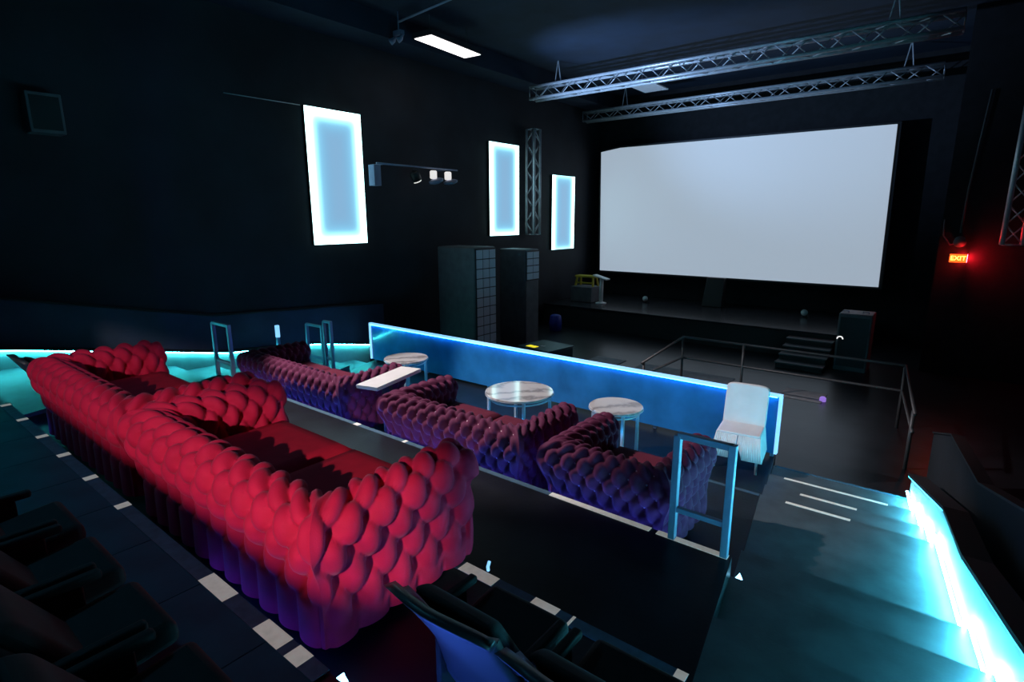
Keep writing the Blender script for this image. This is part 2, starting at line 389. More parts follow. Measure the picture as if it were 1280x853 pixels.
# ------------------------------------------------------------------ wall light panels
def light_panel(yc, zc, lab, h2=1.22):
    t = empty('wall_light_panel', (LW, yc, zc)); tag(t, lab, 'light panel', 'glowing panels on the left wall')
    G().box(.005, .075, -.6, .6, -h2, h2).build('housing', M['black'], t)
    o = G().box(0, .01, -.6, .6, -h2, h2).build('glowing_sheet', M['sheet'], t); o.location = (.076, 0, 0)
    g = G()
    return t
light_panel(6.56, Z(-.745), 'tall edge-lit white-blue wall panel, largest and nearest the sofas')
light_panel(11.6, Z(-.71), 'tall edge-lit white-blue wall panel beside the vertical truss', 1.15)
light_panel(14.4, Z(-.15), 'tall edge-lit white-blue wall panel beside the screen, lowest hung', 1.07)

# ------------------------------------------------------------------ screen and stage
YS = 16.0
sc = empty('projection_screen', (-5.15, YS, Z(1.66))); tag(sc, 'large pale projection screen above the stage', 'screen')
def scr(px): return px
poly = [(-8.97+5.15, 0), (-1.33+5.15, .0), (-1.395+5.15, Z(-2.07)-Z(1.66)), (-8.40+5.15, Z(-2.08)-Z(1.66)), (-9.05+5.15, Z(-2.0)-Z(1.66))]
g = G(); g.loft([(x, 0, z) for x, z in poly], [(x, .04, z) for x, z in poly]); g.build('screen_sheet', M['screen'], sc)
g = G(); g.loft([(x*1.02, .045, (z-1.85)*1.03+1.85) for x, z in poly], [(x*1.02, .10, (z-1.85)*1.03+1.85) for x, z in poly]); g.build('frame', M['black'], sc)
for x in (-3, 0, 3): G().box(x-.04, x+.04, .101, .6, 1.7, 1.78).build('wall_bracket', M['black'], sc)
zS = Z(2.45)
stg = empty('stage', (-5.5, 13.35, 0)); struct(stg, 'black stage with a glossy deck under the screen', 'stage')
G().box(-3.85, 3.85, 0, 3.2, zS-.04, zS).build('deck', M['stage'], stg)
G().box(-3.85, 3.85, .03, 3.2, 0, zS-.041).build('skirt', M['stage_skirt'], stg)
ss = empty('stage_steps', (-2.19, 13.35, 0)); tag(ss, 'grey wooden steps leading up to the stage', 'steps')
for i in range(4):
    y1 = -.29*(3-i); z1 = (i+1)*zS/5
    G().box(-.43, .43, y1-.30, y1-.0, 0, z1-.025).build('riser', M['stage_skirt'], ss)
    G().box(-.45, .45, y1-.315, y1-.004, z1-.024, z1).build('tread', M['step_grey'], ss)

# ------------------------------------------------------------------ tufted sofas
def catmull(P, n):
    out = []
    for i in range(len(P)-1):
        p0 = Vector(P[max(i-1, 0)]); p1 = Vector(P[i]); p2 = Vector(P[i+1]); p3 = Vector(P[min(i+2, len(P)-1)])
        for k in range(n):
            t = k/n
            out.append(.5*((2*p1)+(-p0+p2)*t+(2*p0-5*p1+4*p2-p3)*t*t+(-p0+3*p1-3*p2+p3)*t**3))
    out.append(Vector(P[-1])); return out
def resample(P, step):
    L = [0]
    for a, b in zip(P, P[1:]): L.append(L[-1]+(b-a).length)
    n = max(2, int(round(L[-1]/step))); out = []; j = 0
    for i in range(n+1):
        s = L[-1]*i/n
        while j < len(L)-2 and L[j+1] < s: j += 1
        t = (s-L[j])/max(1e-9, L[j+1]-L[j]); out.append(P[j].lerp(P[j+1], t))
    return out, L[-1]
def tuft(u, v, pu, pv, amp, v0=.18):
    k = min(1, max(0, (v-v0)/.09)); k = k*k*(3-2*k)
    up = tuft_cell(u, v, pu, pv, amp) if k > 0 else 0
    low = -amp*.75*(1-abs(math.sin(PI*u/pu+PI*PHASE))**.55)-amp*.2 if k < 1 else 0     # straight pleats down to the floor
    return up*k+low*(1-k)
PHASE = .5
def tuft_cell(u, v, pu, pv, amp):
    a = u/pu+v/pv; b = u/pu-v/pv
    w = abs(math.sin(PI*a)*math.sin(PI*b))**.6
    # distance to the nearest button
    ra = a-round(a); rb = b-round(b)
    du = (ra+rb)/2*pu; dv = (ra-rb)/2*pv
    return -amp*(1-w) - amp*.7*math.exp(-(du*du+dv*dv)/(2*.024**2))
def tufted(name, m, parent, prof, PL, xyz, nu, u_of, pu, pv, amp, dome=None, step=None):
    """sheet over (path parameter s, profile index); xyz(s, d, z) gives the plain surface, displaced along its normal"""
    nv = len(prof); V = []
    for i in range(nu+1):
        for j in range(nv): V.append(Vector(xyz(i/nu, prof[j].x, prof[j].y)))
    idx = lambda i, j: i*nv+j
    out = []
    for i in range(nu+1):
        for j in range(nv):
            tu = V[idx(min(i+1, nu), j)]-V[idx(max(i-1, 0), j)]; tv = V[idx(i, min(j+1, nv-1))]-V[idx(i, max(j-1, 0))]
            n = tu.cross(tv)
            n = n.normalized() if n.length > 1e-9 else Vector((0, 0, 1))
            out.append((V[idx(i, j)], n, u_of(i/nu), PL*j/(nv-1)))
    # outward orientation: profile runs up the outside, over the roll, down the inside
    ref = out[idx(nu//2, nv//2)]
    sgn = 1 if ref[1].z > 0 else -1
    lo_u, hi_u = u_of(0), u_of(1)
    def seam(u):
        e = (hi_u-u)/.07 if not dome else 1
        e = min(1, max(0, min(e, (u-lo_u)/.07))); return e*e*(3-2*e)
    def diag(u):
        return Vector((dsign if dome else (1 if u > 0 else -1), -1, 0)).normalized()
    dsign = 1 if V[0].x > 0 else -1
    g = G(); g.v = [tuple(p+n*sgn*(tuft(u, v, pu, pv, amp, .04 if dome else .18)+amp*.4)*seam(u)+diag(u)*(-amp*.7*(1-seam(u))*math.cos(PI*v/PL))) for p, n, u, v in out]
    g.f = [(idx(i, j), idx(i+1, j), idx(i+1, j+1), idx(i, j+1)) for i in range(nu) for j in range(nv-1)]
    if dome:   # close the far end of an armrest with a rounded tufted cap
        c = sum((Vector(g.v[idx(nu, j)]) for j in range(nv)), Vector())/nv
        prev = [idx(nu, j) for j in range(nv)]; rim = [Vector(g.v[k]) for k in prev]
        for q in range(1, 7):
            th = q/6*PI/2; cur = []
            for j in range(nv):
                p = c.lerp(rim[j], math.cos(th)) if q < 6 else c.lerp(rim[j], .02)
                dim = .012*math.cos(j/nv*PI*10)*math.sin(2*th)
                g.v.append(tuple(p+Vector(dome)*(math.sin(th)*.055+dim))); cur.append(len(g.v)-1)
            g.f += [(prev[j], cur[j], cur[j+1], prev[j+1]) for j in range(nv-1)]
            prev = cur
    me = bpy.data.meshes.new(name); me.from_pydata(g.v, [], g.f); me.materials.append(m); me.update()
    import bmesh
    bm = bmesh.new(); bm.from_mesh(me); bmesh.ops.recalc_face_normals(bm, faces=bm.faces)
    bm.to_mesh(me); bm.free()
    me.shade_smooth()
    o = link(name, me, parent)
    # buttons
    bg = G(); nb = 0
    amax = int(max(abs(u_of(0)), abs(u_of(1)))/pu)+2
    for ka in range(-80, 80):
        for kb in range(-80, 80):
            u = pu*(ka+kb)/2; v = pv*(ka-kb)/2
            lo, hi = sorted((u_of(0), u_of(1)))
            if not (lo+.03 < u < hi-.03 and .05 < v < PL-.06): continue
            s = (u-u_of(0))/(u_of(1)-u_of(0)); i = int(round(s*nu)); j = int(round(v/PL*(nv-1)))
            p, n, _, _ = out[idx(i, j)]
            n = n*sgn; p = p+n*(-amp*1.2)
            t = n.orthogonal().normalized(); c2 = n.cross(t)
            b0 = len(bg.v); bg.v.append(tuple(p+n*.007))
            for k in range(6): bg.v.append(tuple(p+(t*math.cos(k*PI/3)+c2*math.sin(k*PI/3))*.012))
            bg.f += [(b0, b0+1+k, b0+1+(k+1) % 6) for k in range(6)]
    if bg.v:
        bo = bg.build('tuft_buttons', M['button'] if m == M['plum'] else m, o, True); bo['kind'] = 'stuff'
    return o
def cushion(name, m, parent, x0, x1, y0, y1, z0, z1):
    g = G(); nx, ny = 14, 12
    idx = {}
    def rr(t, e=.10): return (1-max(0, abs(2*t-1)-(1-2*e))/(2*e)) if abs(2*t-1) > 1-2*e else 1
    for i in range(nx+1):
        for j in range(ny+1):
            s, t = i/nx, j/ny
            k = math.sqrt(max(0, 1-(1-rr(s))**2))*math.sqrt(max(0, 1-(1-rr(t))**2))
            idx[i, j] = len(g.v); g.v.append((x0+(x1-x0)*s, y0+(y1-y0)*t, z0+.05+(z1-z0-.05)*(.55+.45*k)))
    b = len(g.v)
    for i, j in [(0, 0), (nx, 0), (nx, ny), (0, ny)]: pass
    g.f = [(idx[i, j], idx[i+1, j], idx[i+1, j+1], idx[i, j+1]) for i in range(nx) for j in range(ny)]
    ring = [idx[i, 0] for i in range(nx)] + [idx[nx, j] for j in range(ny)] + [idx[i, ny] for i in range(nx, 0, -1)] + [idx[0, j] for j in range(ny, 0, -1)]
    base = []
    for k in ring: x, y, _ = g.v[k]; g.v.append((x, y, z0)); base.append(len(g.v)-1)
    n = len(ring); g.f += [(ring[k], base[k], base[(k+1) % n], ring[(k+1) % n]) for k in range(n)]; g.f.append(tuple(base))
    return g.build(name, m, parent, True)
def sofa(loc, L, D, H, cloth, seatcloth, ncush, label, group, pu=.18, pv=.29, amp=.05):
    t = empty('tufted_sofa', loc); tag(t, label, 'sofa', group)
    k = H/.73
    P = [(0, .05, 0), (-.005, .20*k, 0), (.0, .36*k, 0), (.035, .47*k, 0), (.055, .56*k, 0), (.03, .67*k, 0), (-.045, .725*k, 0), (-.13, .715*k, 0), (-.19, .65*k, 0), (-.20, .56*k, 0), (-.185, .47*k, 0), (-.18, .36*k, 0)]
    prof, PL = resample(catmull(P, 12), .0135)
    hl, hd = L/2-.078, D/2-.055
    nb = int(L/.0145)
    # profile x = outward offset, y = height
    tufted('backrest', M[cloth], t, prof, PL, lambda s, d, z: ((2*s-1)*(hl+d), -hd-d, z), nb, lambda s: (2*s-1)*hl, pu, pv, amp)
    na = int(D/.0145)
    for sx in (-1, 1):
        tufted('armrest', M[cloth], t, prof, PL, lambda s, d, z, sx=sx: (sx*(hl+d), (-hd-d)+(hd-.0+hd+d)*s, z), na, lambda s: -hd+2*hd*s, pu, pv, amp, dome=(0, 1, 0))
    G().box(-hl+.06, hl-.06, -hd+.06, hd-.02, .06, .27*k).build('seat_base', M[seatcloth], t, bevel=.02)
    w = (2*hl-.36)/ncush
    for i in range(ncush):
        cushion('seat_cushion', M[seatcloth], t, -hl+.18+w*i+.004, -hl+.18+w*(i+1)-.004, -hd+.15, hd+.02, .27*k, .45*k)
    for sx in (-1, 1):
        for sy in (-1, 1):
            G().lathe([(.02, 0), (.032, .06)], (sx*(hl-.12), sy*(hd-.14), 0), 10).build('foot', M['plinth'], t, True)
    return t
zB, zC, zD = Z(hB), Z(hC), Z(hD)
sofa((-2.945, 1.575, zB), 2.22, 1.05, .73, 'red', 'redseat', 2, 'red tufted velvet sofa whose right arm stands free beside the theatre seats', 'red sofas')
sofa((-5.17, 1.575, zB), 2.20, 1.05, .73, 'red', 'redseat', 2, 'red tufted velvet sofa farther down the row towards the left wall', 'red sofas')
sofa((-6.24, 3.88, zC), 2.36, 1.0, .73, 'plum', 'plumseat', 3, 'long plum tufted sofa nearest the left wall, beside the white board table', 'plum sofas', .135, .23, .036)
sofa((-3.52, 3.88, zC), 1.90, 1.0, .73, 'plum', 'plumseat', 2, 'plum tufted sofa in the middle, before the large round marble table', 'plum sofas', .135, .23, .036)
sofa((-1.86, 3.88, zC), 1.18, 1.0, .73, 'plum', 'plumseat', 1, 'short plum tufted loveseat beside the steel railing', 'plum sofas', .135, .23, .036)

# narrow white board table between two plum sofas
t = empty('board_table', (-4.66, 3.76, zC), math.radians(14)); tag(t, 'narrow table with a white board top between two plum sofas', 'side table')
o = G().box(-.135, .135, -.40, .40, .74, .78).build('table_top', M['board'], t, bevel=.004)
G().box(-.10, .0, -.03, .03, .02, .739).build('leg', M['black'], t); G().box(-.14, .04, -.16, .16, 0, .019).build('base', M['black'], t)

# ------------------------------------------------------------------ marble tables
def table(x, y, r, h, label):
    t = empty('marble_table', (x, y, zD)); tag(t, label, 'table', 'round marble tables')
    G().lathe([(r-.012, h-.03), (r, h-.022), (r, h-.006), (r-.008, h)], n=56).build('table_top', M['marble'], t)
    G().lathe([(r-.05, h-.032), (r+.004, h-.0315), (r+.004, h-.026), (r+.001, h-.0255)], n=56).build('rim', M['chrome_leg'], t)
    g = G(); n = 40; rr = r-.045
    g.tube([(rr*math.cos(2*PI*k/n), rr*math.sin(2*PI*k/n), h-.075) for k in range(n+1)], .012, 6).build('ring', M['chrome_leg'], t, True)
    for k in range(4):
        a = k*PI/2+.785; c, s = math.cos(a)*rr, math.sin(a)*rr
        G().bar((c, s, 0), (c, s, h-.032), .032).build('leg', M['chrome_leg'], t)
    return t
table(-6.60, 5.66, .345, .65, 'small round marble table near the left end of the blue partition')
table(-4.20, 5.48, .445, .61, 'largest round marble table, in the middle before the blue partition')
table(-2.88, 5.62, .315, .65, 'small round marble table with all legs in view, near the white chair')

# ------------------------------------------------------------------ blue partition
px0, px1, py = -8.90, -1.37, 6.76; pz0, pz1 = zD+.02, Z(2.02)
pt = empty('partition', (px1, py, zD)); tag(pt, 'long low blue partition with glowing edges behind the tables', 'partition')
G().box(px0-px1, 0, 0, .03, .05, pz1-zD-.02).build('panel', M['partition'], pt)
G().box(px0-px1-.02, .03, -.03, .035, pz1-zD-.019, pz1-zD+.008).build('top_edge', M['led_trim'], pt)
G().box(px0-px1+.02, -.02, -.028, -.014, pz1-zD-.030, pz1-zD-.0195).build('led_strip', M['led_part'], pt)
for xx in (px0-px1-.022, .0005): G().box(xx, xx+.032, -.03, .035, .06, pz1-zD-.02).build('end_edge', M['led_trim'], pt)
for i in range(6):
    xx = (px0-px1)*(i/5)*.99 - .03
    G().box(xx-.02, xx+.02, .031, .07, 0, .5).build('foot', M['metal'], pt)

# ------------------------------------------------------------------ white covered chair
def chair(x, y, rz):
    t = empty('covered_chair', (x, y, zD), rz); tag(t, 'folding chair in a white cloth cover before the blue partition', 'chair')
    w = .235
    # back: rounded slab leaning back
    g = G(); n = 20; out = []
    for k in range(n+1):
        a = PI*k/n
        out.append((math.copysign(abs(math.cos(a))**.45, math.cos(a))*w, .82+.07*abs(math.sin(a))**.6))
    out = [(w, .40)] + out + [(-w, .40)]
    lean = lambda z: .17+.22*(z-.42)
    g.loft([(px, lean(pz)-.025, pz) for px, pz in out], [(px, lean(pz)+.025, pz) for px, pz in out])
    g.build('backrest', M['white_cloth'], t, bevel=.012)
    g = G(); g.loft([(-w, -.16, .39), (w, -.16, .39), (w, .20, .405), (-w, .20, .405)], [(-w, -.17, .425), (w, -.17, .425), (w, .19, .445), (-w, .19, .445)])
    g.build('seat', M['white_cloth'], t, bevel=.02)
    # skirt in front with an inverted-V slit, and sides
    g = G(); N = 24; top = .40
    for (sx0, sx1) in ((-1, -.02), (.02, 1)):
        for i in range(N//2):
            def col_(q):
                s = sx0+(sx1-sx0)*q
                x_ = s*(w+.05*abs(s)); bot = .14 + (.17*max(0, 1-abs(s)/.26)**.6)
                return x_, bot, s
            xa, ba, sa = col_(i/(N//2)); xb, bb, sb = col_((i+1)/(N//2))
            g.loft([(xa*.83, -.172, top), (xb*.83, -.172, top), (xb*.83, -.155, top), (xa*.83, -.155, top)],
                   [(xa*.98, -.24, ba), (xb*.98, -.24, bb), (xb*.98, -.225, bb), (xa*.98, -.225, ba)])
    g.build('front_skirt', M['white_cloth'], t, True)
    for s in (-1, 1):
        g = G(); g.loft([(s*.236, -.17, .41), (s*.236, .19, .42), (s*.222, .19, .42), (s*.222, -.17, .41)], [(s*.278, -.23, .14), (s*.265, .24, .14), (s*.25, .24, .14), (s*.263, -.23, .14)])
        g.build('side_skirt', M['white_cloth'], t)
        G().tube([(s*.20, -.14, .38), (s*.225, -.23, 0)], .013).build('leg', M['chrome_leg'], t, True)
        G().tube([(s*.20, .14, .40), (s*.215, .27, 0)], .013).build('leg', M['chrome_leg'], t, True)
    return t
chair(-1.66, 6.36, math.radians(6))

# ------------------------------------------------------------------ small steel railings
def railing(x0, x1, y, z, label, ht=.73, m='metal', skew=0):
    t = empty('railing', ((x0+x1)/2, y, z)); tag(t, label, 'railing', 'short steel railings at the tier ends')
    hw = (x1-x0)/2
    for s in (-1, 1): G().bar((s*hw, 0, 0), (s*hw, 0, ht+(.02 if s > 0 else 0)), .045).build('post', M[m], t, bevel=.004)
    G().bar((-hw, 0, ht), (hw, 0, ht), .04).build('top_rail', M[m], t, bevel=.004)
    G().bar((-hw+.02, 0, ht*.30), (hw-.02, 0, ht*.30), .035).build('lower_rail', M[m], t, bevel=.004)
    return t
railing(-1.225, -.885, 3.262, Z(hB2), 'blue-lit steel railing beside the plum loveseat at the aisle stairs')
railing(-7.68, -7.24, 3.262, Z(hB2), 'steel railing at the left end of the long plum sofa')
railing(-8.28, -7.85, 5.00, Z(hC), 'small steel railing between the left wall and the plum sofa front', ht=.76)
railing(-7.78, -7.60, 5.00, Z(hC), 'narrow steel hoop railing next to the small left railing', ht=.86)
t = empty('short_post', (-9.05, 4.9, Z(2.46))); tag(t, 'short post with a glowing pale blue top by the left wall', 'bollard')
G().bar((0, 0, 0), (0, 0, .45), .05).build('post', M['metal'], t); G().bar((0, 0, .451), (0, 0, .66), .055).build('lit_top', M['led_trim'], t)  # bright look of the post's upper part put in as emission

# ------------------------------------------------------------------ theatre seats
def theatre_seat(flip=True):
    """origin at the floor under the seat, facing +y, back leaning towards -y"""
    t = empty('theatre_seat'); tag(t, '', 'theatre seat', '')
    g = G(); nx, nz = 14, 16; th = .045; A = {}; B = {}
    for j in range(nz+1):
        q = j/nz; z = .16+.55*q
        # wide at the rounded top, waisted below
        w = .235-.05*math.sin(PI*min(1, (1-q)*1.15))**1.2
        y = -.10-.27*q**1.3
        for i in range(nx+1):
            s = 2*i/nx-1
            zz = z - (.035*abs(s)**3 if q > .9 else 0)
            yy = y+.05*s*s
            A[i, j] = len(g.v); g.v.append((s*w, yy, zz))
            B[i, j] = len(g.v); g.v.append((s*w*.96, yy+th, zz-.004))
    for i in range(nx):
        for j in range(nz):
            g.f += [(A[i, j], A[i+1, j], A[i+1, j+1], A[i, j+1]), (B[i, j], B[i, j+1], B[i+1, j+1], B[i+1, j])]
    for i in range(nx): g.f += [(A[i, nz], A[i+1, nz], B[i+1, nz], B[i, nz]), (A[i, 0], B[i, 0], B[i+1, 0], A[i+1, 0])]
    for j in range(nz): g.f += [(A[0, j], A[0, j+1], B[0, j+1], B[0, j]), (A[nx, j], B[nx, j], B[nx, j+1], A[nx, j+1])]
    g.build('back_shell', M['seat_shell'], t, True)
    g = G(); g.loft([(-.17, -.06, .32), (.17, -.06, .32), (.19, -.25, .66), (-.19, -.25, .66)], [(-.15, .02, .33), (.15, .02, .33), (.17, -.17, .64), (-.17, -.17, .64)])
    g.build('back_cushion', M['seat_cloth'], t, bevel=.03)
    # tip-up seat, folded upright
    g = G(); mt = Matrix.Translation((0, -.08, .33)) @ Matrix.Rotation(math.radians(6), 4, 'X')
    g.box(-.19, .19, 0, .30, -.04, .05, mt); g.build('seat_cushion', M['seat_cloth'], t, bevel=.03)
    for s in (-1, 1):
        g = G(); g.box(s*.215-.02, s*.215+.02, -.16, .12, .45, .485); g.build('armrest', M['seat_cloth'], t, bevel=.012)
        g = G(); g.box(s*.215-.015, s*.215+.015, -.10, .06, 0, .45); g.build('pedestal', M['seat_cloth'], t, bevel=.008)
    return t
seat0 = theatre_seat()
spots = [((-1.15, 1.36, zB), 'dark theatre seat directly beside the free arm of the red sofa', 'theatre seats in the red sofa row'),
         ((-.655, 1.36, zB), 'dark theatre seat at the aisle end of the red sofa row', 'theatre seats in the red sofa row'),
         ((-6.52, 1.36, zB), 'dark theatre seat at the far end of the red sofas, near the left wall', 'theatre seats in the red sofa row')]
for i in range(5):
    spots.append(((-3.05+.49*i, .36, zA), 'black theatre seat with low armrests in the row behind the red sofas', 'black theatre seats of the upper tier'))
black_shell = [c for c in seat0.children if c.name.startswith('back_shell')][0].data.copy(); black_shell.materials[0] = M['seat_cloth']
for i, (loc, lab, grp) in enumerate(spots):
    o = seat0 if i == 0 else copy_tree(seat0)
    o.location = loc
    if i > 2:
        for ch in o.children:
            if ch.name.startswith('back_shell'): ch.data = black_shell
    o['label'] = lab; o['group'] = grp

# ------------------------------------------------------------------ trusses
unit = G().tube([(0, 0, 0), (0, 0, 1)], .011, 6).mesh('brace'); unit.materials.append(M['alu']); unit.shade_smooth()
def brace(p0, p1, parent):
    p0 = Vector(p0); p1 = Vector(p1); o = link('brace', unit, parent); d = p1-p0
    o.location = p0; o.rotation_euler = d.to_track_quat('Z', 'Y').to_euler(); o.scale = (1, 1, d.length)
def truss(base, axis, length, label, grp, s=.135, bay=.31, r=.034):
    t = empty('box_truss', base); tag(t, label, 'truss', grp)
    ax = Vector(axis); u = Vector((0, 0, 1)) if abs(ax.z) < .5 else Vector((0, 1, 0)); w = ax.cross(u)
    cs = [(-1, -1), (1, -1), (1, 1), (-1, 1)]
    for a, b in cs:
        o = w*a*s+u*b*s; G().tube([o, o+ax*length], r, 10).build('chord', M['alu'], t, True)
    n = int(length/bay)
    for i in range(n):
        for k in range(4):
            a = cs[k]; b = cs[(k+1) % 4]
            if (i+k) % 2: a, b = b, a
            brace(w*a[0]*s+u*a[1]*s+ax*length*i/n, w*b[0]*s+u*b[1]*s+ax*length*(i+1)/n, t)
    for e in (0, length):
        for k in range(4):
            a = cs[k]; b = cs[(k+1) % 4]; brace(w*a[0]*s+u*a[1]*s+ax*e, w*b[0]*s+u*b[1]*s+ax*e, t)
    return t
T1 = truss((-8.72, 11.93, Z(-3.0)), (1, 0, 0), 8.38, 'horizontal aluminium box truss, the one with hanger brackets', 'aluminium ceiling trusses')
T2 = truss((-9.30, 15.4, Z(-2.97)), (1, 0, 0), 8.65, 'horizontal aluminium box truss just before the screen', 'aluminium ceiling trusses', s=.125)
T3 = truss((-9.20, 12.62, Z(.44)), (0, 0, 1), 2.74, 'vertical aluminium truss on the left wall between two light panels', 'vertical trusses', s=.13)
truss((.74, 12.5, Z(.46)), (0, 0, 1), 3.0, 'vertical aluminium truss near the exit sign', 'vertical trusses', s=.13)
for zz in (.4, 2.3): G().box(-.235, -.12, -.03, .03, zz-.03, zz+.03).build('wall_bracket', M['black'], T3)
for x in (-7.98, -1.28):
    for par in (T1, T2):
        bx, by, bz = par.location
        h = empty('hanger', (x-bx, 0, .13)); h.parent = par
        for s in (-1, 1): G().tube([(s*.09, 0, 0), (0, 0, .55 if par is T1 else .58)], .012, 6).build('strap', M['alu'], h)

# ------------------------------------------------------------------ ceiling fixtures
t = empty('ceiling_light', (-8.12, 8.38, Z(-3.2))); tag(t, 'rectangular fluorescent ceiling light with glowing diffuser', 'ceiling light')
mt = Matrix.Rotation(math.radians(5), 4, 'Z')
G().box(-.20, .20, -.74, .74, 0, .012, mt).build('diffuser', M['fluo'], t); G().box(-.23, .23, -.77, .77, .013, .10, mt).build('housing', M['wall'], t)
for s in (-1, 1): G().tube([(0, s*.5, .10), (0, s*.5, .449)], .008).build('hanger_rod', M['cable'], t)
t = empty('emergency_light', (-8.45, 7.42, Z(-3.25))); tag(t, 'twin-head emergency lamp beside the ceiling light', 'lamp')
G().tube([(0, 0, 0), (0, 0, .398)], .012).build('stem', M['metal'], t); G().box(-.10, .10, -.05, .05, .0, .08).build('body', M['metal'], t)
for dx in (-.09, .11): G().tube([(dx, 0, -.002), (dx-.02, -.03, -.06), (dx-.05, -.08, -.10)], [.02, .045, .06], 12).build('lamp_head', M['metal'], t, True)
tag(G().tube([(-8.3, 7.3, Z(-3.42)), (-6.9, 7.2, Z(-3.45)), (-6.88, 7.2, Z(-3.64))], .02).build('conduit', M['metal'], None, True), 'thin metal conduit bending up into the ceiling', 'pipe')
t = empty('ceiling_vent', (-6.80, 14.4, Z(-3.30))); tag(t, 'flat pale ceiling panel hanging behind the first truss', 'ceiling panel')
G().box(-.33, .33, -.5, .5, 0, .03).build('plate', M['white_cloth'], t)
for s in (-1, 1): G().tube([(0, s*.4, .031), (0, s*.4, .349)], .008).build('hanger_rod', M['cable'], t)

# pipe with spotlights on the left wall
t = empty('spotlight_bar', (-9.0, 8.3, Z(-1.05))); tag(t, 'thin black pipe with a blue sided bracket on the left wall', 'lighting bar')
G().tube([(0, -1.1, .0), (0, 1.15, .0)], .018).build('pipe', M['metal'], t, True)
for yy in (-.9, .9): G().tube([(0, yy, 0), (LW+9.0+.0, yy, .0)], .015).build('bracket', M['metal'], t)
G().box(-.15, .02, -1.18, -1.02, -.42, -.03).build('side_plate', M['metal'], t)
def par_can(y, tilt, label, big):
    t = empty('spotlight', (-9.0, y, Z(-1.05))); tag(t, label, 'spotlight', 'spotlights on the left wall pipe')
    G().box(-.012, .012, -.03, .03, -.10, -.019).build('yoke', M['black'], t)
    if big:
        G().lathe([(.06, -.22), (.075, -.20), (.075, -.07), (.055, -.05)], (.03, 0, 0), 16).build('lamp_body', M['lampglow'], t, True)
        mt = Matrix.Translation((.07, .04, -.27)) @ Matrix.Rotation(tilt, 4, 'X')
        g = G().lathe([(.07, -.05), (.15, -.02), (.16, .02), (.10, .05)], n=20); g.v = [tuple(mt @ Vector(p)) for p in g.v]
        g.build('reflector', M['metal'], t, True)
    else:
        mt = Matrix.Translation((.05, 0, -.20)) @ Matrix.Rotation(tilt, 4, 'X')
        g = G().lathe([(.06, -.10), (.10, -.09), (.10, .08), (.06, .11)], n=20); g.v = [tuple(mt @ Vector(p)) for p in g.v]
        g.build('lamp_body', M['black'], t, True)
        g = G().lathe([(.085, -.115), (.085, -.101)], n=20); g.v = [tuple(mt @ Vector(p)) for p in g.v]
        g.build('lens', M['lampglow'], t, True)
par_can(8.15, .5, 'small black spotlight with pale blue lens on the wall pipe', False)
par_can(8.68, .35, 'white bodied spotlight in the middle of the wall pipe', True)
lamp('truss_fill', 'SPOT', (-8.85, 8.15, Z(-.95)), (-5.2, 13.2, Z(-3.1)), 1900, (.34, .57, 1), spot_size=math.radians(62), spot_blend=.9, shadow_soft_size=.05)  # added blue fill to brighten the trusses
par_can(9.12, .25, 'white bodied spotlight at the screen end of the wall pipe', True)
t = empty('wall_loudspeaker', (LW, 2.2, Z(-1.30))); tag(t, 'small dark loudspeaker high on the bare left wall', 'speaker')
G().box(.08, .34, -.18, .18, -.24, .24).build('cabinet', M['speaker'], t, bevel=.01); G().box(.341, .35, -.15, .15, -.2, .2).build('grille', M['black'], t); G().box(.001, .08, -.04, .04, -.05, .05).build('bracket', M['metal'], t)
tag(G().tube([(LW+.012, 4.6, Z(-1.96)), (LW+.012, 5.93, Z(-1.97))], .008).build('wall_cable', M['alu'], None, True), 'thin pale cable running to the largest light panel', 'cable')

# ------------------------------------------------------------------ loudspeaker stacks
def stack(x0, x1, y0, y1, ztop, gz0, label, nx, nz):
    t = empty('loudspeaker_stack', ((x0+x1)/2, y0, 0)); tag(t, label, 'speaker', 'loudspeaker stacks left of the stage')
    cx = (x0+x1)/2; hw = (x1-x0)/2
    G().box(-hw, hw, 0, y1-y0, 0, ztop).build('cabinet', M['speaker'], t, bevel=.04)
    wy = (y1-y0-.06)/nx; wz = (ztop-.05-gz0)/nz
    G().box(hw+.001, hw+.012, .02, y1-y0-.02, gz0-.02, ztop-.03).build('grille_frame', M['black'], t)
    me = G().box(0, .012, .012, wy-.012, .010, wz-.010).mesh('grille_panel'); me.materials.append(M['grille'])
    for i in range(nx):
        for j in range(nz):
            o = link('grille_panel', me, t); o.location = (hw+.0125, .03+wy*i, gz0+wz*j)
stack(-9.06, -7.94, 8.80, 9.50, Z(.60), .12, 'big black loudspeaker stack with a full height grey grille', 3, 11)
stack(-8.44, -7.66, 10.22, 10.76, Z(.70), Z(1.40), 'slimmer black loudspeaker stack with a half height grille', 2, 4)
# floor case behind the partition
t = empty('equipment_case', (-6.4, 9.25, 0), math.radians(-8)); tag(t, 'low dark equipment case with yellow lit marks behind the partition', 'case')
G().box(-.42, .42, -.38, .38, .03, .44).build('body', M['case'], t, bevel=.02); G().box(-.43, .43, -.39, .39, .441, .47).build('lid', M['case'], t, bevel=.01)
for i, (a, b) in enumerate(((-.26, -.15), (-.13, -.02))): G().box(a, b, -.33, -.19, .4702, .474).build('yellow_mark', M['yellow_label'], t)
G().box(-.05, .05, -.12, -.06, .4702, .474).build('white_mark', M['white'], t)
tag(G().lathe([(.16, 0), (.18, .2), (.15, .42), (.10, .45)], (-8.4, 12.6, 0), 14).build('bin', M['blue_tarp'], None, True), 'dark blue bin beside the loudspeaker stacks', 'bin')

